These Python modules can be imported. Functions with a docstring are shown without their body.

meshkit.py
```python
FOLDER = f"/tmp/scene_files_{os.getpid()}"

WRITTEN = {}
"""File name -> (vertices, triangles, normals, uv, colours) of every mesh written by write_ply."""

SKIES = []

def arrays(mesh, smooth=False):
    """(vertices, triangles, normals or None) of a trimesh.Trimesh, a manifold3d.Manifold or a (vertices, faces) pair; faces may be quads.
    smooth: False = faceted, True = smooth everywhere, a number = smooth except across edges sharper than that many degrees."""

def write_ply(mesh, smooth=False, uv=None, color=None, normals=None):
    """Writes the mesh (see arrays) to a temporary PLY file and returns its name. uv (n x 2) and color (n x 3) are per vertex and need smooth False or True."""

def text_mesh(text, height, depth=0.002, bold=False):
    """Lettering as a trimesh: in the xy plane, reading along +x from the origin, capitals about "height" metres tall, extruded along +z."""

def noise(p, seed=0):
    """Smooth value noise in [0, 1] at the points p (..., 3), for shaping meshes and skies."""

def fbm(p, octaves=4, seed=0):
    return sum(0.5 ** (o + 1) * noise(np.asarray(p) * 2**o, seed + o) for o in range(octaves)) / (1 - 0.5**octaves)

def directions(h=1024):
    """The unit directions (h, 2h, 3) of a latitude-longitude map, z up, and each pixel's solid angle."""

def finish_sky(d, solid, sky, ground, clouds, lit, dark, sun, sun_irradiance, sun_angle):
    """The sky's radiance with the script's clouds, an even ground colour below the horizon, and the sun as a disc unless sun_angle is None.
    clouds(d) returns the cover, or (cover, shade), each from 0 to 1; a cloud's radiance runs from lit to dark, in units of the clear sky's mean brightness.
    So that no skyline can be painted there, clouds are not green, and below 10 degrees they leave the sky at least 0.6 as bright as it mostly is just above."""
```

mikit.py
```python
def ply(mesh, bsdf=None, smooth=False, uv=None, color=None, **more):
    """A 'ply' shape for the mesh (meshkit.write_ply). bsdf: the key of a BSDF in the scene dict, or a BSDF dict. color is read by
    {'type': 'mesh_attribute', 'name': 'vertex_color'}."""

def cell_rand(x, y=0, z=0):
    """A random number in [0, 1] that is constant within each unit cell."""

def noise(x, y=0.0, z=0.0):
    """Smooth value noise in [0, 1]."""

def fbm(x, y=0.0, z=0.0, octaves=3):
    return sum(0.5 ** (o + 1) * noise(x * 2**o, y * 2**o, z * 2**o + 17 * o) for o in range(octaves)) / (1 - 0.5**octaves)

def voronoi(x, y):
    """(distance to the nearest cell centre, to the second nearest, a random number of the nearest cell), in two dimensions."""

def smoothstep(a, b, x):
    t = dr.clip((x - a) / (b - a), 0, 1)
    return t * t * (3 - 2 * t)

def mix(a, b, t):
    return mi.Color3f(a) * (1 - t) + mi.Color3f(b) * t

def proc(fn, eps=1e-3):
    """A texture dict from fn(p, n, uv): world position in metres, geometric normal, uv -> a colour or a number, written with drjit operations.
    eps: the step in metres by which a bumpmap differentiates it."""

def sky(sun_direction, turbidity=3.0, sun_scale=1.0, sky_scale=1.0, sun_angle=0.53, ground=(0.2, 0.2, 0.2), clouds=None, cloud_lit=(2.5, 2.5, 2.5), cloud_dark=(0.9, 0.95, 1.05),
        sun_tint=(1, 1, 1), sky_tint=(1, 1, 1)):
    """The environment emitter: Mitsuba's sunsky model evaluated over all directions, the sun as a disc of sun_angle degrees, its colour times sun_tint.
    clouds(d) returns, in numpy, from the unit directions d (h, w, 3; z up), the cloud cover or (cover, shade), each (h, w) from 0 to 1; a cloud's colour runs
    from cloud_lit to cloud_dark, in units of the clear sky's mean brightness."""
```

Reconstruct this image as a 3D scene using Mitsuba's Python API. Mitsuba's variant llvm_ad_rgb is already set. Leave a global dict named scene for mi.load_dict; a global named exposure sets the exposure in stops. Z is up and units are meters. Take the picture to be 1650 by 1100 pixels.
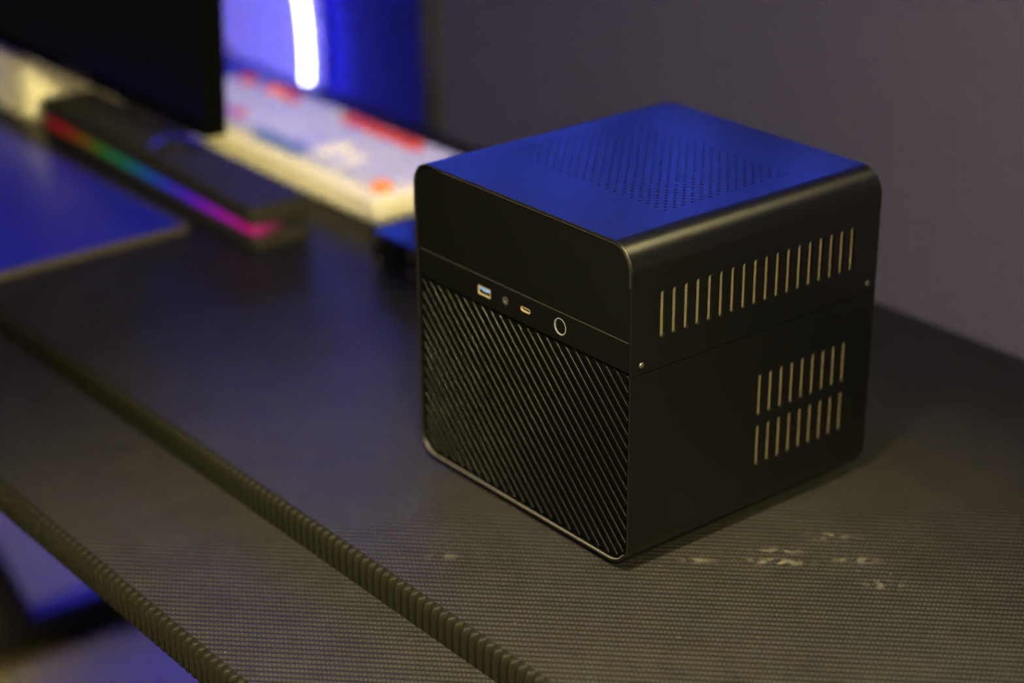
import math, random
import numpy as np
import trimesh
import manifold3d as m3
import shapely
from shapely.geometry import Polygon, Point, box as sbox
import drjit as dr
import mitsuba as mi
import mikit, meshkit
from mikit import noise, fbm, voronoi, cell_rand, smoothstep, mix, proc

random.seed(4)
T = mi.ScalarTransform4f
scene, labels = {'type': 'scene'}, {}

# ------------------------------------------------------------------ camera
CAM = np.array([1.00487, -0.71864, 0.63390])
YAW, PITCH, ROLL, FPX = -0.89612, 0.41505, -0.00947, 3062.67
fw = np.array([math.sin(YAW) * math.cos(PITCH), math.cos(YAW) * math.cos(PITCH), -math.sin(PITCH)])
r0 = np.array([math.cos(YAW), -math.sin(YAW), 0.0])
u0 = np.cross(r0, fw)
up = -math.sin(ROLL) * r0 + math.cos(ROLL) * u0
FOCUS = float(np.dot(np.array([0.20, 0.0, 0.12]) - CAM, fw))
scene['camera'] = {
    'type': 'thinlens', 'fov_axis': 'x', 'fov': 2 * math.degrees(math.atan(825 / FPX)),
    'to_world': T().look_at(origin=CAM.tolist(), target=(CAM + fw).tolist(), up=up.tolist()),
    'aperture_radius': 0.0125, 'focus_distance': FOCUS, 'near_clip': 0.01, 'far_clip': 50.0,
}
exposure = 0.0

# ------------------------------------------------------------------ light levels (lamps are built below, with their housings)
WARM = np.array([1.0, 0.85, 0.40])
KEY_LIGHT = 510.0        # small lamp on a rod beside the camera, aimed at the desk
SIDE_LIGHT = 90.0        # added, unseen square fill light on a stand, brightens the cream box
POOL_LIGHT = 4900.0      # added, unseen small head over the near part of the desk
OVER_LIGHT = 1.5         # ceiling panel above the desk
BACK_LIGHT = 20.0        # small ceiling panel behind the partition
BLUE_TUBE = np.array([0.02, 0.09, 1.0]) * 19.0
BLUE_BATTEN = np.array([0.04, 0.05, 1.0]) * 45.0
RING_LED = np.array([0.060, 0.066, 1.0]) * 360.0


def area(rgb, weight=1.0):
    return {'type': 'area', 'sampling_weight': float(weight), 'radiance': {'type': 'rgb', 'value': [float(c) for c in rgb]}}


# ------------------------------------------------------------------ materials
def rgb(*c):
    return {'type': 'rgb', 'value': [float(v) for v in c]}


def pr(name, color, rough=0.5, metallic=0.0, spec=0.5, **kw):
    col = color if isinstance(color, dict) else rgb(*color)
    scene[name] = {'type': 'twosided', 'bsdf': {'type': 'principled', 'base_color': col, 'roughness': rough, 'metallic': metallic, 'specular': spec, **kw}}
    return name


def bump(name, color, height, scale, rough, spec=0.5, metallic=0.0, eps=2e-4, **kw):
    col = color if isinstance(color, dict) else rgb(*color)
    scene[name] = {'type': 'twosided', 'bsdf': {'type': 'bumpmap', 'arbitrary': proc(height, eps), 'scale': scale,
                   'bsdf': {'type': 'principled', 'base_color': col, 'roughness': rough, 'metallic': metallic, 'specular': spec, **kw}}}
    return name


S2 = math.sqrt(0.5)


def twill(p, n, uv):                       # carbon-fibre embossing, woven at 45 degrees to the desk edge
    u, v = (p.x + p.y) * S2 / 0.0028, (p.x - p.y) * S2 / 0.0053
    row = dr.floor(v)
    u = u + 0.5 * (row - 2 * dr.floor(row * 0.5))
    h = dr.abs(dr.sin(math.pi * v)) * (0.72 + 0.28 * dr.sin(2 * math.pi * u))
    return h


def desk_color(p, n, uv):
    h = twill(p, n, uv)
    grain = fbm(p.x * 60, p.y * 60, 3, octaves=3)
    c = mix((0.0030, 0.0029, 0.0031), (0.0148, 0.0139, 0.0146), h) * (0.85 + 0.3 * grain)
    # pale rubbed marks and a few specks of dust
    mark = mi.Float(0)
    for (mx, my, a, b, k) in ((0.270, 0.088, 0.016, 0.0035, 0.5), (0.262, 0.100, 0.012, 0.003, 0.35), (0.270, 0.140, 0.012, 0.004, 0.35), (0.300, 0.128, 0.014, 0.004, 0.3),
                              (0.335, 0.120, 0.010, 0.005, 0.25), (0.125, -0.075, 0.010, 0.003, 0.2), (0.236, 0.050, 0.009, 0.003, 0.25)):
        du, dv = ((p.x - mx) + (p.y - my)) * S2 / a, ((p.x - mx) - (p.y - my)) * S2 / b
        mark = mark + k * dr.exp(-(du * du + dv * dv)) * smoothstep(0.35, 0.65, noise(p.x * 260, p.y * 260, 1))
    d1, d2, rr = voronoi(p.x * 28, p.y * 28)
    speck = dr.select((d1 < 0.030) & (rr > 0.8), 0.10, 0.0)
    return mix(c, (0.09, 0.082, 0.072), dr.clip(mark + speck, 0, 1))


bump('carbon_laminate', proc(desk_color), twill, 0.00030, 0.34, spec=0.085, eps=1.5e-4)
pr('edge_rubber', (0.0042, 0.0041, 0.0030), 0.5, spec=0.04)
pr('desk_underside', (0.03, 0.03, 0.03), 0.7)
pr('black_steel', (0.018, 0.018, 0.018), 0.45)


def blast(p, n, uv):
    return noise(p.x * 2600, p.y * 2600, p.z * 2600)


bump('case_shell', (0.0008, 0.0009, 0.0010), blast, 0.000012, 0.29, spec=0.75, metallic=0.25, eps=1.0e-4)
pr('case_front', (0.0010, 0.0011, 0.0012), 0.6, spec=0.025)
pr('case_dark', (0.006, 0.006, 0.006), 0.8, spec=0.2)
pr('slat_plastic', (0.0006, 0.0006, 0.0006), 0.22, spec=0.12)
pr('edge_glint', (0.05, 0.046, 0.04), 0.4)  # paler base stands in for light caught on the lower case edge
pr('edge_glint_dim', (0.009, 0.008, 0.0075), 0.4)  # dimmer painted highlight for the top rim and the front seam


def mesh_color(p, n, uv):
    a, b = p.y / 0.0011, p.z / 0.0011
    row = dr.floor(b)
    a = a + 0.5 * (row - 2 * dr.floor(row * 0.5))
    fa, fb = a - dr.floor(a) - 0.5, b - row - 0.5
    d = dr.sqrt(fa * fa + fb * fb)
    return mix((0.004, 0.004, 0.003), (0.10, 0.087, 0.06), smoothstep(0.26, 0.40, d))


pr('dust_mesh', proc(mesh_color), 0.5, spec=0.4)
pr('bright_steel', (0.13, 0.105, 0.07), 0.4, metallic=0.2)
pr('top_mesh', (0.07, 0.055, 0.04), 0.5)
pr('port_blue', (0.045, 0.13, 0.50), 0.45)
pr('ring_grey', (0.07, 0.07, 0.08), 0.4)
pr('jack_grey', (0.016, 0.016, 0.016), 0.4)
pr('screw_steel', (0.06, 0.055, 0.048), 0.35, metallic=0.8)
pr('rubber_foot', (0.01, 0.01, 0.01), 0.8)

pr('speaker_black', (0.018, 0.017, 0.015), 0.6, spec=0.05)
pr('speaker_gloss', (0.012, 0.012, 0.012), 0.25)
pr('monitor_black', (0.0015, 0.0015, 0.0015), 0.5, spec=0.05)
pr('monitor_screen', (0.003, 0.003, 0.003), 0.25, spec=0.4)
pr('cream_plastic', (0.92, 0.86, 0.64), 0.5)
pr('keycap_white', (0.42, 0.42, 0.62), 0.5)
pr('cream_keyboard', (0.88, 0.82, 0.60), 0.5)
pr('keycap_blue', (0.10, 0.17, 0.48), 0.5)
pr('keycap_red', (0.55, 0.06, 0.04), 0.5)
pr('keycap_orange', (0.95, 0.24, 0.02), 0.5)
pr('keycap_violet', (0.30, 0.10, 0.50), 0.5)
pr('key_well', (0.25, 0.24, 0.26), 0.6)
pr('mat_top', (0.010, 0.011, 0.16), 0.30, spec=0.6)  # dark blue base carries part of the blue reflection
pr('mat_edge', (0.030, 0.026, 0.020), 0.6)
pr('box_black', (0.006, 0.006, 0.005), 0.5, spec=0.15)
pr('box_top', (0.008, 0.008, 0.010), 0.22, spec=0.8)
pr('brass_screw', (0.45, 0.30, 0.14), 0.35, metallic=1.0)


def felt(p, n, uv):
    f = fbm(p.x * 9, p.y * 9, p.z * 1.2, octaves=3)
    g = noise(p.x * 700, p.z * 700, p.y * 700)
    return mix((0.034, 0.031, 0.060), (0.041, 0.037, 0.072), f) * (0.9 + 0.2 * g)


pr('partition_fabric', proc(felt), 0.85, spec=0.15)
pr('ring_disc', (0.35, 0.33, 0.72), 0.55)
pr('backdrop_navy', (0.003, 0.003, 0.032), 0.6, spec=0.06)
pr('ring_housing', (0.05, 0.05, 0.06), 0.5)
pr('led_body', (0.8, 0.8, 0.8), 0.5)
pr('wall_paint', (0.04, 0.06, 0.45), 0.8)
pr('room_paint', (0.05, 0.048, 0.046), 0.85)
pr('ceiling_paint', (0.12, 0.115, 0.11), 0.9)
pr('lamp_frame', (0.7, 0.7, 0.7), 0.5)
pr('lamp_face', (0.9, 0.9, 0.9), 0.5)


def floor_color(p, n, uv):
    return mix((0.19, 0.16, 0.075), (0.26, 0.22, 0.105), fbm(p.x * 4, p.y * 4, 0, octaves=4))


pr('floor_concrete', proc(floor_color), 0.5, spec=0.2)


# ------------------------------------------------------------------ helpers
def put(key, mesh, bsdf, smooth=False, label=None, cat=None, group=None, kind=None, emit=None, weight=1.0, to_world=None):
    base, k = key, 0
    while key in scene:
        k += 1
        key = f'{base}_{k:03d}'
    s = dict(mesh) if isinstance(mesh, dict) else mikit.ply(mesh, bsdf, smooth=smooth)
    if isinstance(mesh, dict) and bsdf is not None:
        s['bsdf'] = {'type': 'ref', 'id': bsdf}
    if emit is not None:
        s['emitter'] = area(emit, weight)
    if to_world is not None:
        s['to_world'] = to_world
    scene[key] = s
    e = {}
    if label: e['label'] = label
    if cat: e['category'] = cat
    if group: e['group'] = group
    if kind: e['kind'] = kind
    if e: labels[key] = e
    return key


def tag(key, label, cat, group=None):
    labels[key] = {'label': label, 'category': cat}
    if group: labels[key]['group'] = group
    return key


def bx(x0, x1, y0, y1, z0, z1):
    b = trimesh.creation.box(extents=(x1 - x0, y1 - y0, z1 - z0))
    b.apply_translation(((x0 + x1) / 2, (y0 + y1) / 2, (z0 + z1) / 2))
    return b


def man(mesh):
    m = mesh.to_mesh()
    return trimesh.Trimesh(m.vert_properties[:, :3], m.tri_verts, process=False)


def hull(pts):
    return man(m3.Manifold.hull_points(np.asarray(pts, float)))


def rpoly(x0, x1, y0, y1, r, n=8):
    return sbox(x0 + r, y0 + r, x1 - r, y1 - r).buffer(r, quad_segs=n)


def xy(poly):
    return np.array(poly.exterior.coords)[:-1]


def rbox(x0, x1, y0, y1, z0, z1, r, c=0.0008, n=8):
    """Box with vertical corners rounded by r and top and bottom edges chamfered by c."""
    a, b = xy(rpoly(x0, x1, y0, y1, r, n)), xy(rpoly(x0 + c, x1 - c, y0 + c, y1 - c, max(r - c, 1e-4), n))
    L = lambda p, z: np.column_stack([p, np.full(len(p), z)])
    return hull(np.vstack([L(b, z0), L(a, z0 + c), L(a, z1 - c), L(b, z1)]))


def bar(p, q, w, h, side=(0, 0, 1)):
    """Square bar from p to q, w wide across and h along side, edges chamfered."""
    p, q = np.asarray(p, float), np.asarray(q, float)
    d = (q - p) / np.linalg.norm(q - p)
    s = np.asarray(side, float); s = s - d * (s @ d); s /= np.linalg.norm(s)
    t = np.cross(d, s)
    c = 0.15 * min(w, h)
    pts = []
    for e in (p, q):
        for a in (-1, 1):
            for b in (-1, 1):
                pts += [e + t * a * (w / 2 - c) + s * b * h / 2, e + t * a * w / 2 + s * b * (h / 2 - c)]
    return hull(pts)


def cyl(p, q, r, n=20):
    return trimesh.creation.cylinder(radius=r, segment=[p, q], sections=n)


def front_plate(poly, y0, y1, c=0.0006, holes=None):
    """poly in x-z, convex, solid from y0 (front) to y1, front edge chamfered; returns a Manifold."""
    a = xy(poly); b = xy(poly.buffer(-c, join_style=2))
    L = lambda p, y: np.column_stack([p[:, 0], np.full(len(p), y), p[:, 1]])
    return m3.Manifold.hull_points(np.vstack([L(b, y0), L(a, y0 + c), L(a, y1)]))


def ring_xz(cx, cz, r0_, r1_, y0, y1, n=40):
    """Flat annulus facing -y, from y0 to y1."""
    a = np.arange(n) * 2 * np.pi / n
    V = np.vstack([np.column_stack([cx + r * np.cos(a), np.full(n, y), cz + r * np.sin(a)]) for r, y in ((r1_, y1), (r1_, y0), (r0_, y0), (r0_, y1))])
    F = []
    for l in range(4):
        for i in range(n):
            j = (i + 1) % n; k = (l + 1) % 4
            F.append([l * n + i, l * n + j, k * n + j, k * n + i])
    F = np.array(F)
    m = trimesh.Trimesh(V, np.vstack([F[:, [0, 1, 2]], F[:, [0, 2, 3]]]), process=False)
    m.fix_normals()
    return m


# ================================================================== the setting
FLOOR = -0.74
RX0, RX1, RY0, RY1, CEIL = -3.8, 3.4, -3.4, 2.1, 2.0
put('floor', bx(RX0, RX1, RY0, RY1, FLOOR - 0.1, FLOOR), 'floor_concrete', label='pale grey floor with a soft sheen under the desk', kind='structure')
put('ceiling', bx(RX0, RX1, RY0, RY1, CEIL, CEIL + 0.1), 'ceiling_paint', label='plain ceiling', kind='structure')
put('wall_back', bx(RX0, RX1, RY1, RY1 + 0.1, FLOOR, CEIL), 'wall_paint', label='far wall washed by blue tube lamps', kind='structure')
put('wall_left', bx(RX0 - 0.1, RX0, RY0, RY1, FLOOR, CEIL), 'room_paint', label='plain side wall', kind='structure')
put('wall_right', bx(RX1, RX1 + 0.1, RY0, RY1, FLOOR, CEIL), 'room_paint', label='plain side wall', kind='structure')
put('wall_front', bx(RX0, RX1, RY0 - 0.1, RY0, FLOOR, CEIL), 'room_paint', label='plain wall behind the camera', kind='structure')


def panel_lamp(cx, cy, w, d, rad, label):
    t = tag('ceiling_lamp' if 'ceiling_lamp__frame' not in scene else 'ceiling_lamp_001', label, 'ceiling lamp')
    z = CEIL
    f = [bx(cx - w / 2 - .03, cx + w / 2 + .03, cy - d / 2 - .03, cy - d / 2, z - .04, z), bx(cx - w / 2 - .03, cx + w / 2 + .03, cy + d / 2, cy + d / 2 + .03, z - .04, z),
         bx(cx - w / 2 - .03, cx - w / 2, cy - d / 2, cy + d / 2, z - .04, z), bx(cx + w / 2, cx + w / 2 + .03, cy - d / 2, cy + d / 2, z - .04, z)]
    put(t + '__frame', trimesh.util.concatenate(f), 'lamp_frame')
    v = np.array([[cx - w / 2, cy - d / 2, z - .03], [cx - w / 2, cy + d / 2, z - .03], [cx + w / 2, cy + d / 2, z - .03], [cx + w / 2, cy - d / 2, z - .03]])
    put(t + '__diffuser', (v, np.array([[0, 1, 2, 3]])), 'lamp_face', emit=WARM * rad, weight=2.0)


panel_lamp(-0.15, 0.50, 1.1, 0.5, OVER_LIGHT, 'wide warm ceiling panel lamp above the desk')
panel_lamp(0.85, 1.18, 0.9, 0.45, BACK_LIGHT, 'small warm ceiling panel lamp behind the grey partition')


def head_lamp(key, label, at, aim, half, rad, wt):
    tag(key, label, 'lamp')
    LP, AIM = np.array(at), np.array(aim)
    ld = (AIM - LP) / np.linalg.norm(AIM - LP)
    lr = np.cross(ld, [0.03, 0, 1]); lr /= np.linalg.norm(lr); lu = np.cross(lr, ld)
    c4 = lambda s, o: [LP + ld * o + lr * a * s + lu * b * s for a, b in ((-1, -1), (1, -1), (1, 1), (-1, 1))]
    put(key + '__diffuser', trimesh.Trimesh(np.array(c4(half, 0.0)), [[0, 2, 1], [0, 3, 2]], process=False), 'lamp_face', emit=WARM * rad, weight=wt)
    put(key + '__hood', hull(c4(half + .01, -.006) + c4(half * .6, -.05)), 'black_steel')
    put(key + '__rod', cyl(LP - ld * .045, (LP[0] - ld[0] * .045, LP[1] - ld[1] * .045, CEIL - .001), .008), 'black_steel')


head_lamp('work_lamp', 'small square lamp hanging on a rod beside the camera', (1.1, -0.60, 0.79), (-0.2, 0.2, 0.0), .10, KEY_LIGHT, 3.0)
tag('added_stand_fill', 'added unseen square fill light on a floor stand in front of the left end of the desk', 'lamp')  # added out of view to brighten the cream box
SP = np.array([-1.0, -2.3, 0.62])
put('added_stand_fill__diffuser', (np.array([SP + [-.15, 0, -.15], SP + [-.15, 0, .15], SP + [.15, 0, .15], SP + [.15, 0, -.15]])[::-1], np.array([[0, 1, 2, 3]])), 'lamp_face', emit=WARM * SIDE_LIGHT, weight=1.5)
put('added_stand_fill__hood', hull([SP + [a * .16, -.006, b * .16] for a in (-1, 1) for b in (-1, 1)] + [SP + [a * .08, -.08, b * .08] for a in (-1, 1) for b in (-1, 1)]), 'black_steel')
put('added_stand_fill__pole', cyl(SP + [0, -.04, -.12], (SP[0], SP[1] - .04, FLOOR + .02), .014), 'black_steel')
put('added_stand_fill__base', rbox(SP[0] - .18, SP[0] + .18, SP[1] - .22, SP[1] + .14, FLOOR + .0002, FLOOR + .02, .15, .004), 'black_steel', smooth=30)

# added, unseen light with a deep square shade, so that its pool of light ends on the near part of the desk
tag('added_pool_light', 'added unseen light with a deep black shade, making a pool of light on the front of the desk', 'lamp')
QX, QY, QZ, QW, QD = 0.42, -0.38, 0.76, 0.115, 0.135
put('added_pool_light__diffuser', (np.array([[QX - .03, QY - .03, QZ], [QX - .03, QY + .03, QZ], [QX + .03, QY + .03, QZ], [QX + .03, QY - .03, QZ]]), np.array([[0, 1, 2, 3]])), 'lamp_face', emit=WARM * POOL_LIGHT, weight=4.0)
shade = m3.Manifold.cube((2 * QW + .008, 2 * QW + .008, QD + .012)).translate((QX - QW - .004, QY - QW - .004, QZ - QD)) - m3.Manifold.cube((2 * QW, 2 * QW, QD + .004)).translate((QX - QW, QY - QW, QZ - QD - .002))
put('added_pool_light__shade', man(shade), 'case_dark')
put('added_pool_light__rod', cyl((QX, QY, QZ + .012), (QX, QY, CEIL - .001), .007), 'black_steel')

for k, tx in enumerate((-3.45, -3.05, -2.65, -2.25, -1.85, -1.45, -1.05)):
    key = f'tube_lamp_{k:03d}' if k else 'tube_lamp'
    tag(key, 'blue tube lamp standing upright on the far wall', 'wall lamp', 'blue tube lamps on the far wall')
    put(key + '__tube', cyl((tx, RY1 - .05, 0.50), (tx, RY1 - .05, 1.25), 0.018, 14), 'led_body', emit=BLUE_TUBE, weight=0.4, smooth=40)
    put(key + '__holder', rbox(tx - .03, tx + .03, RY1 - .03, RY1, 0.45, 1.30, 0.004), 'lamp_frame')

tag('ceiling_batten', 'long blue light bar fixed to the ceiling above the desk', 'ceiling lamp')
put('ceiling_batten__housing', rbox(-1.3, 0.5, -0.36, -0.24, CEIL - .05, CEIL - .0005, .01), 'lamp_frame')
put('ceiling_batten__diffuser', (np.array([[-1.28, -.35, CEIL - .051], [-1.28, -.25, CEIL - .051], [.48, -.25, CEIL - .051], [.48, -.35, CEIL - .051]]), np.array([[0, 1, 2, 3]])), 'lamp_face', emit=BLUE_BATTEN, weight=2.0)

tag('added_floor_fill', 'added unseen warm globe light on the floor left of the desk', 'lamp')  # added out of view to warm the floor under the desk
put('added_floor_fill__base', rbox(-1.32, -1.08, -.72, -.48, FLOOR + .0002, FLOOR + .02, .1, .004), 'black_steel', smooth=30)
put('added_floor_fill__stem', cyl((-1.2, -.6, FLOOR + .02), (-1.2, -.6, -.515), .01), 'black_steel')
g = trimesh.creation.icosphere(subdivisions=2, radius=.08); g.apply_translation((-1.2, -.6, -.44))
put('added_floor_fill__globe', g, 'lamp_face', emit=WARM * 62.0, weight=1.0)

# grey partition standing behind the desk
PY = 0.482
t = tag('partition', 'dark grey fabric partition standing along the back edge of the desk', 'partition')
put('partition__panel', rbox(-0.615, 1.5, PY, PY + .035, FLOOR + .02, 0.33, .004, .002), 'partition_fabric', smooth=30)
put('partition__post', rbox(-0.652, -0.6152, PY - .002, PY + .04, FLOOR, 0.335, .004, .002), 'black_steel', smooth=30, label='black end post')
put('partition__post', rbox(1.5002, 1.54, PY - .002, PY + .04, FLOOR, 0.335, .004, .002), 'black_steel', smooth=30)
put('partition__rail', rbox(-0.6148, 1.4998, PY - .002, PY + .04, 0.3302, 0.345, .004, .002), 'black_steel', smooth=30)

# navy backdrop with a round ring lamp
put('backdrop', bx(-2.6, -0.2, 0.785, 0.82, FLOOR, 0.30), 'backdrop_navy', label='dark navy upright panel behind the round ring lamp', cat='panel')
RCX, RCZ, RR, RY = -1.676, -0.095, 0.368, 0.75
tag('ring_lamp', 'large round lamp with a ring of glowing blue white diodes behind the desk', 'lamp')
th = np.arange(96) * 2 * np.pi / 96
disc = m3.Manifold.hull_points(np.vstack([np.column_stack([RCX + (RR - .012) * np.cos(th), np.full(96, y), RCZ + (RR - .012) * np.sin(th)]) for y in (RY + .031, RY + .0348)]))
put('ring_lamp__disc', man(disc), 'ring_disc', smooth=30, label='pale round disc inside the ring')
put('ring_lamp__rim', ring_xz(RCX, RCZ, RR + .004, RR + .010, RY + .029, RY + .0348, 96), 'backdrop_navy', smooth=30)
led = trimesh.creation.box(extents=(.005, .005, .005))
led_ply = mikit.ply(led, 'led_body')
nled = 280
for i in range(nled):
    a = 2 * np.pi * (i + .5) / nled
    put('ring_lamp__diode', led_ply, None, emit=RING_LED, weight=0.03, to_world=T().translate([RCX + RR * math.cos(a), RY, RCZ + RR * math.sin(a)]).rotate([0, 1, 0], -math.degrees(a)))

# ================================================================== the desk
DX0, DX1, DY0, DY1, DT = -1.20, 1.25, -0.120, 0.474, 0.027
LY0, LTOP = -0.2455, -0.0175
tag('desk', 'black carbon-textured desk with a lower ledge along its front', 'desk')


def edge_band(y0, ztop, t, x0, x1, pitch=0.0078, amp=0.0022, depth=0.007):
    """Ribbed bullnose moulding along the front edge; the profile bulges towards -y."""
    ns, prof = 12, []
    for k in range(ns + 1):
        a = math.pi / 2 - math.pi * k / ns
        ca, sa = math.cos(a), math.sin(a)
        e = 0.55                                             # superellipse: flat face, rounded corners
        prof.append((-(abs(ca) ** e) * depth, math.copysign(abs(sa) ** e, sa) * t / 2))
    prof = np.array(prof)
    n = int((x1 - x0) / pitch * 10)
    xs = np.linspace(x0, x1, n)
    wave = 0.5 + 0.5 * np.cos(2 * np.pi * xs / pitch)
    wave = np.clip(0.45 + 0.95 * np.cos(2 * np.pi * xs / pitch), 0, 1)
    fade = np.clip(-prof[:, 0] / depth * 1.6, 0, 1)
    V = np.zeros((n, ns + 1, 3))
    V[:, :, 0] = xs[:, None]
    V[:, :, 1] = y0 + depth + prof[None, :, 0] + amp * (1 - wave[:, None]) * fade[None, :] * 1.5
    V[:, :, 2] = ztop - t / 2 + prof[None, :, 1]
    idx = np.arange(n * (ns + 1)).reshape(n, ns + 1)
    F = np.stack([idx[:-1, :-1], idx[:-1, 1:], idx[1:, 1:], idx[1:, :-1]], -1).reshape(-1, 4)
    return trimesh.Trimesh(V.reshape(-1, 3), np.vstack([F[:, [0, 2, 1]], F[:, [0, 3, 2]]])[:, ::-1], process=False)


def top_mesh(x0, x1, y0, y1, z1, t):
    m = bx(x0, x1, y0, y1, z1 - t, z1)
    return m


def uvmesh(m):
    return m


put('desk__top_panel', top_mesh(DX0, DX1, DY0 + .007, DY1, 0.0, DT), 'carbon_laminate')
put('desk__edge_trim', edge_band(DY0, 0.0, DT, DX0, DX1), 'edge_rubber', smooth=True, label='ribbed black edge moulding of the upper top')
put('desk__front_ledge', top_mesh(DX0, DX1, LY0 + .007, DY0 - .003, LTOP, DT), 'carbon_laminate', label='lower ledge board in front of the upper top')
put('desk__edge_trim', edge_band(LY0, LTOP, DT, DX0, DX1), 'edge_rubber', smooth=True, label='ribbed black edge moulding of the front ledge')
for lx in (-1.07, 1.12):
    put('desk__foot', bar((lx, -0.22, FLOOR + .0225), (lx, 0.44, FLOOR + .0225), .045, .045), 'black_steel')
    put('desk__leg', bar((lx, 0.10, FLOOR + .045), (lx, -0.10, -DT - LTOP * -1 - .03), .05, .05, (1, 0, 0)), 'black_steel')
    put('desk__bracket', bar((lx, -0.22, LTOP - DT - .015), (lx, 0.44, LTOP - DT - .015), .045, .03), 'black_steel')
    put('desk__spacer', bx(lx - .02, lx + .02, -0.05, 0.42, LTOP - DT + .0002, -DT - .0002), 'black_steel')

# ================================================================== the computer case
W, D, Z0, Z1, R, TH = 0.2225, 0.225, 0.0048, 0.2272, 0.018, 0.0018
SPLIT = 0.1412
tag('computer_case', 'black cube-shaped metal computer case with a slanted slat front, standing on the desk', 'computer case')


def xz_extrude(poly, y0, y1):
    """poly (x, z) with holes as a Manifold along y."""
    rings = [np.array(poly.exterior.coords)[:-1]] + [np.array(h.coords)[:-1] for h in poly.interiors]
    cs = m3.CrossSection([r for r in rings], m3.FillRule.EvenOdd)
    return m3.Manifold.extrude(cs, y1 - y0).rotate((90, 0, 0)).translate((0, y1, 0))


NQ = 10
out_p = rpoly(0, W, Z0, Z1, R, NQ)
in_p = rpoly(TH, W - TH, Z0 + TH, Z1 - TH, R - TH, NQ)
CH = 0.00025
shell = m3.Manifold.hull_points(np.vstack([np.column_stack([p[:, 0], np.full(len(p), y), p[:, 1]]) for p, y in
        ((xy(out_p.buffer(-CH, quad_segs=NQ)), 0.0), (xy(out_p), CH), (xy(out_p), D - CH), (xy(out_p.buffer(-CH)), D))])) - xz_extrude(in_p, -.01, D + .01)
shell = shell - m3.Manifold.hull_points(np.vstack([np.column_stack([p[:, 0], np.full(len(p), y), p[:, 1]]) for p, y in ((xy(in_p.buffer(.0007, quad_segs=NQ)), -.0001), (xy(in_p.buffer(.00001)), .0008))]))
cut = []
SLOT = 0.0044


def slot(yc, za, zb, x0, x1):
    r = SLOT / 2
    return m3.Manifold.hull_points(np.vstack([np.array(cyl((x0, yc, z), (x1, yc, z), r, 10).vertices) for z in (za + r, zb - r)]))


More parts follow.
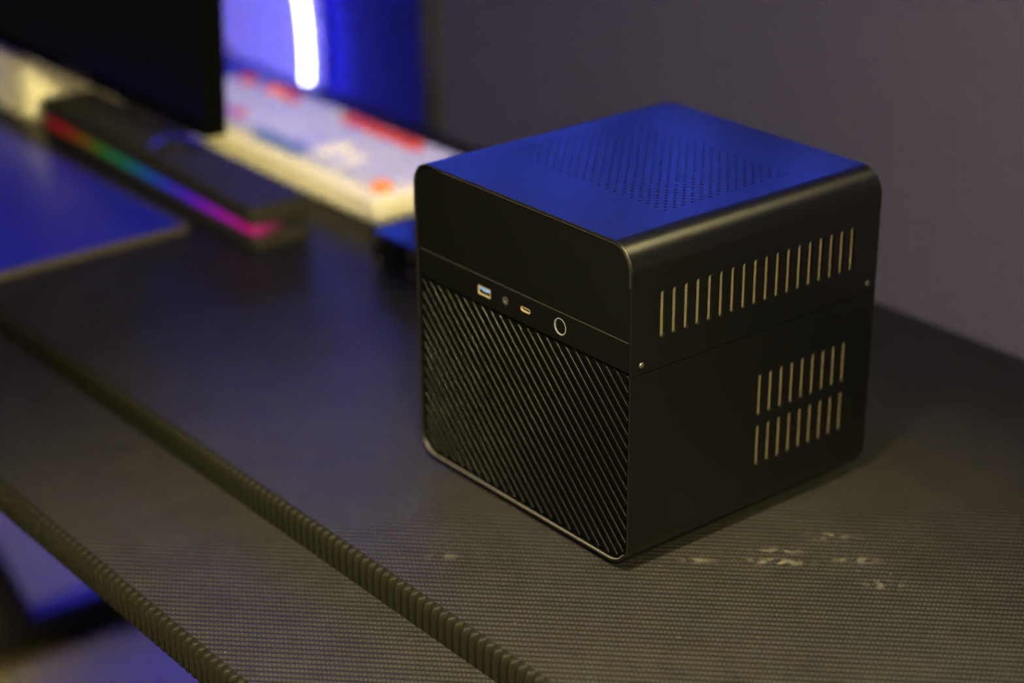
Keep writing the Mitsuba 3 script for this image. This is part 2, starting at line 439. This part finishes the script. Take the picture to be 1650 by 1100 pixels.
for side in ((W - .006, W + .004), (-.004, .006)):
    for i in range(18):
        cut.append(slot(0.0262 + i * 0.01013, 0.1615, 0.1928, *side))
    for i in range(9):
        cut.append(slot(0.1163 + i * 0.01013, 0.0795, 0.1100, *side))
        cut.append(slot(0.1163 + i * 0.01013, 0.0425, 0.0727, *side))
hole = m3.Manifold.cylinder(0.01, 0.00122, 0.00122, 8).translate((0, 0, Z1 - .006))
for i in range(41):
    for j in range(29):
        if (i + j) % 2 == 0:
            cut.append(hole.translate((0.0295 + i * 0.003925, 0.0600 + j * 0.003925, 0)))
shell = shell - m3.Manifold.compose(cut)
put('computer_case__upper_shell', man(shell.trim_by_plane((0, 0, 1), SPLIT + .00025)), 'case_shell', smooth=30, label='upper cover with a perforated top and rounded edges')
put('computer_case__lower_shell', man(shell.trim_by_plane((0, 0, -1), -(SPLIT - .00025))), 'case_shell', smooth=30)
put('computer_case__back_panel', man(xz_extrude(in_p.buffer(-.0004), D - .003, D - .001)), 'case_shell', smooth=30)
# inside: dark chassis box and brassy dust meshes behind the slots
put('computer_case__chassis', rbox(.012, W - .012, .012, D - .006, Z0 + .004, Z1 - .012, .002), 'case_dark')
for xm in (W - TH - .0018, TH + .0014):
    put('computer_case__dust_mesh', bx(xm, xm + .0004, 0.02, 0.206, 0.155, 0.198), 'dust_mesh', label='fine brass-toned mesh behind the side slots')
    put('computer_case__dust_mesh', bx(xm, xm + .0004, 0.11, 0.205, 0.038, 0.114), 'dust_mesh')
put('computer_case__top_mesh', bx(0.022, 0.195, 0.052, 0.178, Z1 - TH - .0016, Z1 - TH - .0012), 'top_mesh', label='dark mesh behind the top perforation')

inner = rpoly(TH + .0004, W - TH - .0004, Z0 + TH + .0004, Z1 - TH - .0004, R - TH, NQ)
FY = 0.0013
plate = front_plate(inner.intersection(sbox(0, 0.1633, 1, 1)), FY, .006)
put('computer_case__front_plate', man(plate), 'case_front', smooth=20, label='plain upper front plate')
ports = front_plate(inner.intersection(sbox(0, 0.1424, 1, 0.1628)), FY, .006)


def well(poly, y0, y1):
    return xz_extrude(poly, y0, y1)


usb = rpoly(.0690, .0824, .1492, .1558, .0004, 2)
jack = Point(.0983, .1532).buffer(.0029, quad_segs=8)
cport = rpoly(.1142, .1242, .1514, .1549, .00174, 6)
btn = Point(.1541, .1530).buffer(.0059, quad_segs=14)
for h in (usb, jack, cport, btn):
    ports = ports - well(h, -.002, .0052)
put('computer_case__port_strip', man(ports), 'case_front', smooth=20)
tube_of = lambda poly, t, y0, y1: man(xz_extrude(poly.buffer(-.00005).difference(poly.buffer(-t)), y0, y1))
put('computer_case__usb_port', tube_of(usb, .0007, FY - .0001, .0024), 'bright_steel', label='rectangular data port with a blue tongue')
put('computer_case__usb_port__tongue', bx(.0700, .0814, .0018, .0050, .1529, .1549), 'port_blue')
for cx in (.0742, .0774):
    put('computer_case__usb_port__contact', bx(cx - .0004, cx + .0004, .0016, .0045, .1520, .1528), 'bright_steel')
put('computer_case__audio_jack', ring_xz(.0983, .1532, .0017, .00285, FY - .0002, .005, 24), 'jack_grey', smooth=30)
put('computer_case__small_port', tube_of(cport, .0006, FY - .0001, .0024), 'bright_steel', smooth=30, label='small oval data port')
put('computer_case__small_port__tongue', bx(.1162, .1222, .0020, .0050, .15285, .15345), 'jack_grey')
put('computer_case__power_button', man(front_plate(Point(.1541, .1530).buffer(.0051, quad_segs=14), FY + .0002, .005)), 'case_front', smooth=20)
put('computer_case__power_button__ring', ring_xz(.1541, .1530, .00525, .00585, FY - .0001, .005, 48), 'ring_grey', smooth=30, label='thin grey ring around the button')

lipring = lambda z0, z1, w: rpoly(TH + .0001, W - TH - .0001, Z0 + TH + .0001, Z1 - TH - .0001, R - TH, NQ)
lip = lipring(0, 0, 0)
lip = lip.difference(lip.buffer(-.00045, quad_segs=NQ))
put('computer_case__lip', man(xz_extrude(lip.intersection(sbox(-1, -1, W - .004, .014)), .0002, .0012)), 'edge_glint', smooth=30, label='thin strip along the bottom front edge, its highlight put into the colour')  # added strip, the lit edge is in its colour
put('computer_case__lip', man(xz_extrude(lip.intersection(sbox(.03, .2, 1, 1)), .0002, .0012)), 'edge_glint_dim', smooth=30)  # top rim strip, its faint highlight is in the colour
put('computer_case__seam', bx(.004, W - .004, FY - .0002, .003, .16283, .16322), 'edge_glint_dim', label='thin strip along the front seam, its highlight put into the colour')  # added strip, light on the seam edge is in its colour

# slanted slat grille
gz1 = 0.1419
garea = inner.intersection(sbox(0, 0, 1, gz1)).buffer(-.0009, quad_segs=6)
put('computer_case__grille_back', man(xz_extrude(inner.intersection(sbox(0, 0, 1, gz1)), .0052, .0066)), 'case_dark', smooth=20)
PITCH_X, SL_W = 0.00970, 0.0038
k = -16
for k in range(-16, 24):
    x_top = 0.0036 + k * PITCH_X                        # upper right side of the slat where it meets the top of the grille
    p0, p1 = np.array([x_top - .02, gz1 + .02]), np.array([x_top + .3, gz1 - .3])
    nrm = np.array([-S2, -S2]) * SL_W                    # towards the lower left
    q_ = Polygon([p0, p1, p1 + nrm, p0 + nrm]).intersection(garea)
    if q_.is_empty or q_.area < 8e-6:
        continue
    q_ = q_.buffer(-.0014).buffer(.0014, quad_segs=5)
    if q_.is_empty or q_.geom_type != 'Polygon':
        continue
    b = q_.buffer(-.0007, quad_segs=4)
    if b.is_empty or b.geom_type != 'Polygon':
        continue
    c_ = q_.buffer(-.00025, quad_segs=4)
    L = lambda p, y: np.column_stack([p[:, 0], np.full(len(p), y), p[:, 1]])
    put('computer_case__slat', hull(np.vstack([L(xy(b), .0013), L(xy(c_), .0015), L(xy(q_), .0020), L(xy(q_), .0054)])), 'slat_plastic', smooth=50)

for (sy, sz) in ((0.0093, 0.1473), (0.2166, 0.1478)):
    for sx, dx in ((W, 1), (0, -1)):
        s = trimesh.creation.revolve([(0, .0008), (.0012, .0008), (.0017, .0006), (.0021, 0), (.0021, -.0008), (0, -.0008)], sections=20)
        s.apply_transform(trimesh.transformations.rotation_matrix(math.pi / 2 * dx, (0, 1, 0)))
        s.apply_translation((sx, sy, sz))
        sc = m3.Manifold(m3.Mesh(np.array(s.vertices, np.float32), np.array(s.faces, np.uint32)))
        put('computer_case__screw', s, 'screw_steel', smooth=35)
for fx in (.03, W - .03):
    for fy in (.03, D - .03):
        f = trimesh.creation.revolve([(0, 0), (.0085, 0), (.0095, .001), (.0095, .006), (0, .006)], sections=24)
        f.apply_translation((fx, fy, 0.0001))
        put('computer_case__foot', f, 'rubber_foot', smooth=30)

# ================================================================== keyboard
KX0, KX1, KY0, KY1 = -0.876, -0.413, 0.250, 0.396
tag('keyboard', 'cream keyboard with white, blue, red and orange keys lying behind the sound bar', 'keyboard')
kb = man(m3.Manifold.hull_points(np.vstack([
    np.column_stack([xy(rpoly(KX0 + .004, KX1 - .004, KY0 + .004, KY1 - .004, .008)), np.full(len(xy(rpoly(KX0 + .004, KX1 - .004, KY0 + .004, KY1 - .004, .008))), .0005)]),
    np.column_stack([xy(rpoly(KX0, KX1, KY0, KY1, .010)), np.full(len(xy(rpoly(KX0, KX1, KY0, KY1, .010))), .006)]),
    np.column_stack([xy(rpoly(KX0, KX1, KY0, KY1, .010)), np.full(len(xy(rpoly(KX0, KX1, KY0, KY1, .010))), .024)]),
    np.column_stack([xy(rpoly(KX0 + .002, KX1 - .002, KY0 + .002, KY1 - .002, .008)), np.full(len(xy(rpoly(KX0 + .002, KX1 - .002, KY0 + .002, KY1 - .002, .008))), .026)])])))
wells = [bx(-.862, -.576, .267, .364, .0225, .03), bx(-.5715, -.5125, .267, .364, .0225, .03), bx(-.508, -.430, .267, .364, .0225, .03), bx(-.862, -.430, .368, .389, .0225, .03)]
kbm = m3.Manifold(m3.Mesh(np.array(kb.vertices, np.float32), np.array(kb.faces, np.uint32)))
for w in wells:
    kbm = kbm - m3.Manifold(m3.Mesh(np.array(w.vertices, np.float32), np.array(w.faces, np.uint32)))
put('keyboard__case', man(kbm), 'cream_keyboard', smooth=35)
U = 0.01905
key_ply = {}


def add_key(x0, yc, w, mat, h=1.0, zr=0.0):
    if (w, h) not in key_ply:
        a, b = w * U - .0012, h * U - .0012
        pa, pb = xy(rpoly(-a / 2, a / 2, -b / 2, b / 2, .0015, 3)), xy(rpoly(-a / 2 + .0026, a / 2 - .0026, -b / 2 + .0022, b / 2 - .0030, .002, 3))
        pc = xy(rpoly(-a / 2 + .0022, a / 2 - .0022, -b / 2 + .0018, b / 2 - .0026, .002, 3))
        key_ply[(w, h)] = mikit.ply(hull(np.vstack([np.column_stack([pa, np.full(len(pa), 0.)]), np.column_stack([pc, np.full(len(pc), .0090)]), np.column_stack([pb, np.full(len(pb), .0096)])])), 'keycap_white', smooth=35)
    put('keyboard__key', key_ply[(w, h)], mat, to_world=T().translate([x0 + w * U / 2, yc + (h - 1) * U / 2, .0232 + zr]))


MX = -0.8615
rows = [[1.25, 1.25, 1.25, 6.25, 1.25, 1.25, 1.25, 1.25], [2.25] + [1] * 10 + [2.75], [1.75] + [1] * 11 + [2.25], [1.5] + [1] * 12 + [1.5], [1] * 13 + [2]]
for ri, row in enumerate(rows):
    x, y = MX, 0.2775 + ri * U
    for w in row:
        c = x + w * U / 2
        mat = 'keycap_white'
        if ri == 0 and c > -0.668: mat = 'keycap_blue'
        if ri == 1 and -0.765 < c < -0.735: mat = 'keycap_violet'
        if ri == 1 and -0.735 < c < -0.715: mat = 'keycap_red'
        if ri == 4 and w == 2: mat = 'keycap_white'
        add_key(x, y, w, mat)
        x += w * U
xs = [0] + [2 + i for i in range(4)] + [6.5 + i for i in range(4)] + [11 + i for i in range(4)]
for i, xu in enumerate(xs):
    c = MX + xu * U + U / 2
    add_key(MX + xu * U, 0.3785, 1, 'keycap_red' if i == 0 or c > -0.655 else 'keycap_orange' if 2 <= i <= 3 else 'keycap_red' if i == 4 else 'keycap_blue' if i == 1 else 'keycap_white')
NX = -0.5708
for i in range(3):
    add_key(NX + i * U, 0.3785, 1, 'keycap_red')
    add_key(NX + i * U, 0.2775, 1, 'keycap_white')
    for r_ in (3, 4): add_key(NX + i * U, 0.2775 + r_ * U, 1, 'keycap_white')
add_key(NX + U, 0.2775 + U, 1, 'keycap_white')
PX = -0.5072
for i in range(4):
    add_key(PX + i * U, 0.3785, 1, 'keycap_white')
    add_key(PX + i * U, 0.2775 + 4 * U, 1, 'keycap_white')
    for r_ in (1, 2, 3):
        add_key(PX + i * U, 0.2775 + r_ * U, 1, 'keycap_white')
    add_key(PX + i * U, 0.2775, 1, 'keycap_orange' if i == 3 else 'keycap_white')

# ================================================================== sound bar
tag('sound_bar', 'black sound bar with a rainbow light strip lying in front of the monitor', 'speaker')
SBX, SBY, SBA = -0.4275, 0.1215, -1.6       # front right corner, turned
sbt = lambda m: m.apply_transform(trimesh.transformations.translation_matrix((SBX, SBY, 0)) @ trimesh.transformations.rotation_matrix(math.radians(SBA), (0, 0, 1)))
SL, SD = 0.462, 0.068
put('sound_bar__base', sbt(rbox(-SL + .002, -.002, .002, SD - .002, .0004, .0135, .008, .002)), 'speaker_black', smooth=35)
put('sound_bar__core', sbt(rbox(-SL + .005, -.005, .005, SD - .005, .0138, .0268, .007, .0002)), 'speaker_gloss', smooth=35)
top = m3.Manifold.hull_points(np.vstack([np.column_stack([xy(rpoly(-SL + i, -i, i, SD - i, .010 - i * .5)), np.full(len(xy(rpoly(-SL + i, -i, i, SD - i, .010 - i * .5))), z)]) for i, z in ((.001, .027), (0, .029), (0, .0385), (.0015, .0425), (.004, .0438))]))
KCX, KCY = -0.222, 0.043
top = top - m3.Manifold.cylinder(.02, .0255, .0255, 40).translate((KCX, KCY, .0390))
put('sound_bar__top', sbt(man(top)), 'speaker_black', smooth=35)
knob = trimesh.creation.revolve([(0, .0060), (.013, .0058), (.0165, .0050), (.018, .003), (.018, 0), (0, 0)], sections=40)
knob.apply_translation((KCX, KCY, .0400))
put('sound_bar__knob', sbt(knob), 'speaker_black', smooth=40, label='round volume knob in a glowing blue well')
n = 40
a = np.arange(n) * 2 * np.pi / n
V = np.vstack([np.column_stack([KCX + .0253 * np.cos(a), KCY + .0253 * np.sin(a), np.full(n, z)]) for z in (.0391, .0434)])
F = np.array([[i, n + i, n + (i + 1) % n, (i + 1) % n] for i in range(n)])
put('sound_bar__knob_light', sbt(trimesh.Trimesh(V, np.vstack([F[:, [0, 1, 2]], F[:, [0, 2, 3]]]), process=False)), 'speaker_gloss', emit=(0.03, 0.025, 0.45), weight=0.01)
stops = [(0.0, (.30, .0, .010)), (.10, (.26, .004, .006)), (.2, (.16, .05, .0)), (.30, (.02, .13, .01)), (.42, (.0, .14, .07)), (.52, (.0, .09, .26)), (.62, (.015, .03, .45)), (.74, (.09, .004, .50)), (.86, (.30, .0, .36)), (1.0, (.42, .0, .12))]


def hue(t):
    for (t0, c0), (t1, c1) in zip(stops, stops[1:]):
        if t <= t1:
            f = (t - t0) / (t1 - t0)
            return np.array(c0) * (1 - f) + np.array(c1) * f
    return np.array(stops[-1][1])


nseg = 40
x0, x1 = -SL + .010, -.012
for i in range(nseg):
    xa, xb = x0 + (x1 - x0) * i / nseg, x0 + (x1 - x0) * (i + 1) / nseg
    v = np.array([[xa, .0046, .0150], [xb, .0046, .0150], [xb, .0046, .0255], [xa, .0046, .0255]])
    put('sound_bar__light_segment', sbt(trimesh.Trimesh(v, [[0, 1, 2], [0, 2, 3]], process=False)), 'speaker_gloss', emit=hue((i + .5) / nseg) * .8, weight=0.004)
for i in range(4):                                       # round the right-hand corner and along the end
    a0, a1 = -np.pi / 2 + i * np.pi / 8, -np.pi / 2 + (i + 1) * np.pi / 8
    P = lambda a, z: [-.012 + .0075 * math.cos(a), .0121 + .0075 * math.sin(a), z]
    v = np.array([P(a0, .0150), P(a1, .0150), P(a1, .0255), P(a0, .0255)])
    put('sound_bar__light_segment', sbt(trimesh.Trimesh(v, [[0, 1, 2], [0, 2, 3]], process=False)), 'speaker_gloss', emit=hue(1.0) * .8, weight=0.004)
for i in range(3):
    ya, yb = .0121 + i * .008, .0121 + (i + 1) * .008
    v = np.array([[-.0045, ya, .0150], [-.0045, yb, .0150], [-.0045, yb, .0255], [-.0045, ya, .0255]])
    put('sound_bar__light_segment', sbt(trimesh.Trimesh(v, [[0, 1, 2], [0, 2, 3]], process=False)), 'speaker_gloss', emit=hue(1.0) * (.55, .3, .12)[i], weight=0.004)

# ================================================================== monitor on its arm
tag('monitor', 'black flat monitor hanging on an arm over the sound bar', 'monitor')
MXR, MYF, MZ, MW, MH, MT = -0.483, 0.1125, 0.1000, 0.50, 0.37, 0.022
mt = lambda m: m.apply_transform(trimesh.transformations.translation_matrix((MXR, MYF, MZ)) @ trimesh.transformations.rotation_matrix(math.radians(-2.5), (1, 0, 0)))


def yplate(x0, x1, z0, z1, y0, y1, r, c):
    return man(front_plate(rpoly(x0, x1, z0, z1, r, 5), y0, y1, c))


body = yplate(-MW, 0, 0, MH, 0.0012, MT, .003, .0012)
put('monitor__body', mt(body), 'monitor_black', smooth=30)
put('monitor__screen', mt(yplate(-MW + .003, -.003, .016, MH - .003, 0.0004, .0013, .002, .0002)), 'monitor_screen', smooth=30)
put('monitor__chin', mt(yplate(-MW + .001, -.001, .001, .0152, -.0004, .0013, .002, .0006)), 'monitor_black', smooth=30)
put('monitor__power_indicator', mt(yplate(-MW / 2 - .035, -MW / 2 + .022, .003, .012, -.0022, -.0003, .002, .0008)), 'speaker_black', smooth=30)
put('monitor__mount', mt(bx(-MW / 2 - .05, -MW / 2 + .05, MT + .0001, MT + .012, .13, .23)), 'black_steel')
tag('support_arm', 'black arm holding the monitor from the back edge of the desk', 'monitor arm')
ax = -1.09
put('support_arm__clamp', rbox(ax - .035, ax + .035, .405, .473, .0002, .012, .004, .001), 'black_steel', smooth=30)
put('support_arm__post', cyl((ax, .44, .012), (ax, .44, .33), .016, 24), 'black_steel', smooth=40)
put('support_arm__arm', bar((ax + .01, .425, .29), (MXR - MW / 2 - .04, .196, .29), .04, .035), 'black_steel')

# ================================================================== cream box, mat, small black box
tag('storage_box', 'cream rounded box standing behind the monitor at the left end of the sound bar', 'box')
put('storage_box__body', rbox(-1.14, -0.940, 0.146, 0.38, 0.0002, 0.125, .018, .004), 'cream_plastic', smooth=35)
put('storage_box__lid', rbox(-1.138, -0.942, 0.148, 0.378, 0.1252, 0.137, .017, .004), 'cream_plastic', smooth=35)
tag('desk_mat', 'thin dark desk mat with a raised rim, its blue reflection partly put into the colour, left of the sound bar', 'desk mat')
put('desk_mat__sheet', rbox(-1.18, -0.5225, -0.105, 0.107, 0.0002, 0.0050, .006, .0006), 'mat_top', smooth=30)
rim = rpoly(-1.183, -.5195, -.108, .110, .008).difference(rpoly(-1.1798, -.5227, -.1048, .1068, .006))
rm = m3.Manifold.extrude(m3.CrossSection([xy(rim), np.array(rim.interiors[0].coords)[:-1]], m3.FillRule.EvenOdd), .0068).translate((0, 0, .0002))
put('desk_mat__rim', man(rm), 'mat_edge', smooth=30, label='brownish rim of the mat')
tag('device_box', 'small black box with screws on its front standing between the keyboard and the case', 'device')
BX0, BX1, BY0, BY1, BZ = -0.336, -0.215, 0.191, 0.300, 0.034
put('device_box__body', rbox(BX0, BX1, BY0, BY1, .003, BZ - .002, .003, .0008), 'box_black', smooth=30)
put('device_box__lid', rbox(BX0 + .001, BX1 - .001, BY0 + .001, BY1 - .001, BZ - .0018, BZ, .003, .0006), 'box_top', smooth=30)
for sx, sz in ((BX0 + .010, .026), (BX0 + .010, .009), (BX0 + .062, .026), (BX0 + .062, .009)):
    s = trimesh.creation.revolve([(0, .0016), (.0028, .0014), (.0034, .0006), (.0034, -.0008), (0, -.0008)], sections=18)
    s.apply_transform(trimesh.transformations.rotation_matrix(math.pi / 2, (1, 0, 0)))
    s.apply_translation((sx, BY0, sz))
    put('device_box__screw', s, 'brass_screw', smooth=35)
for fx in (BX0 + .012, BX1 - .012):
    for fy in (BY0 + .012, BY1 - .012):
        put('device_box__foot', cyl((fx, fy, .0001), (fx, fy, .0031), .006, 16), 'rubber_foot')
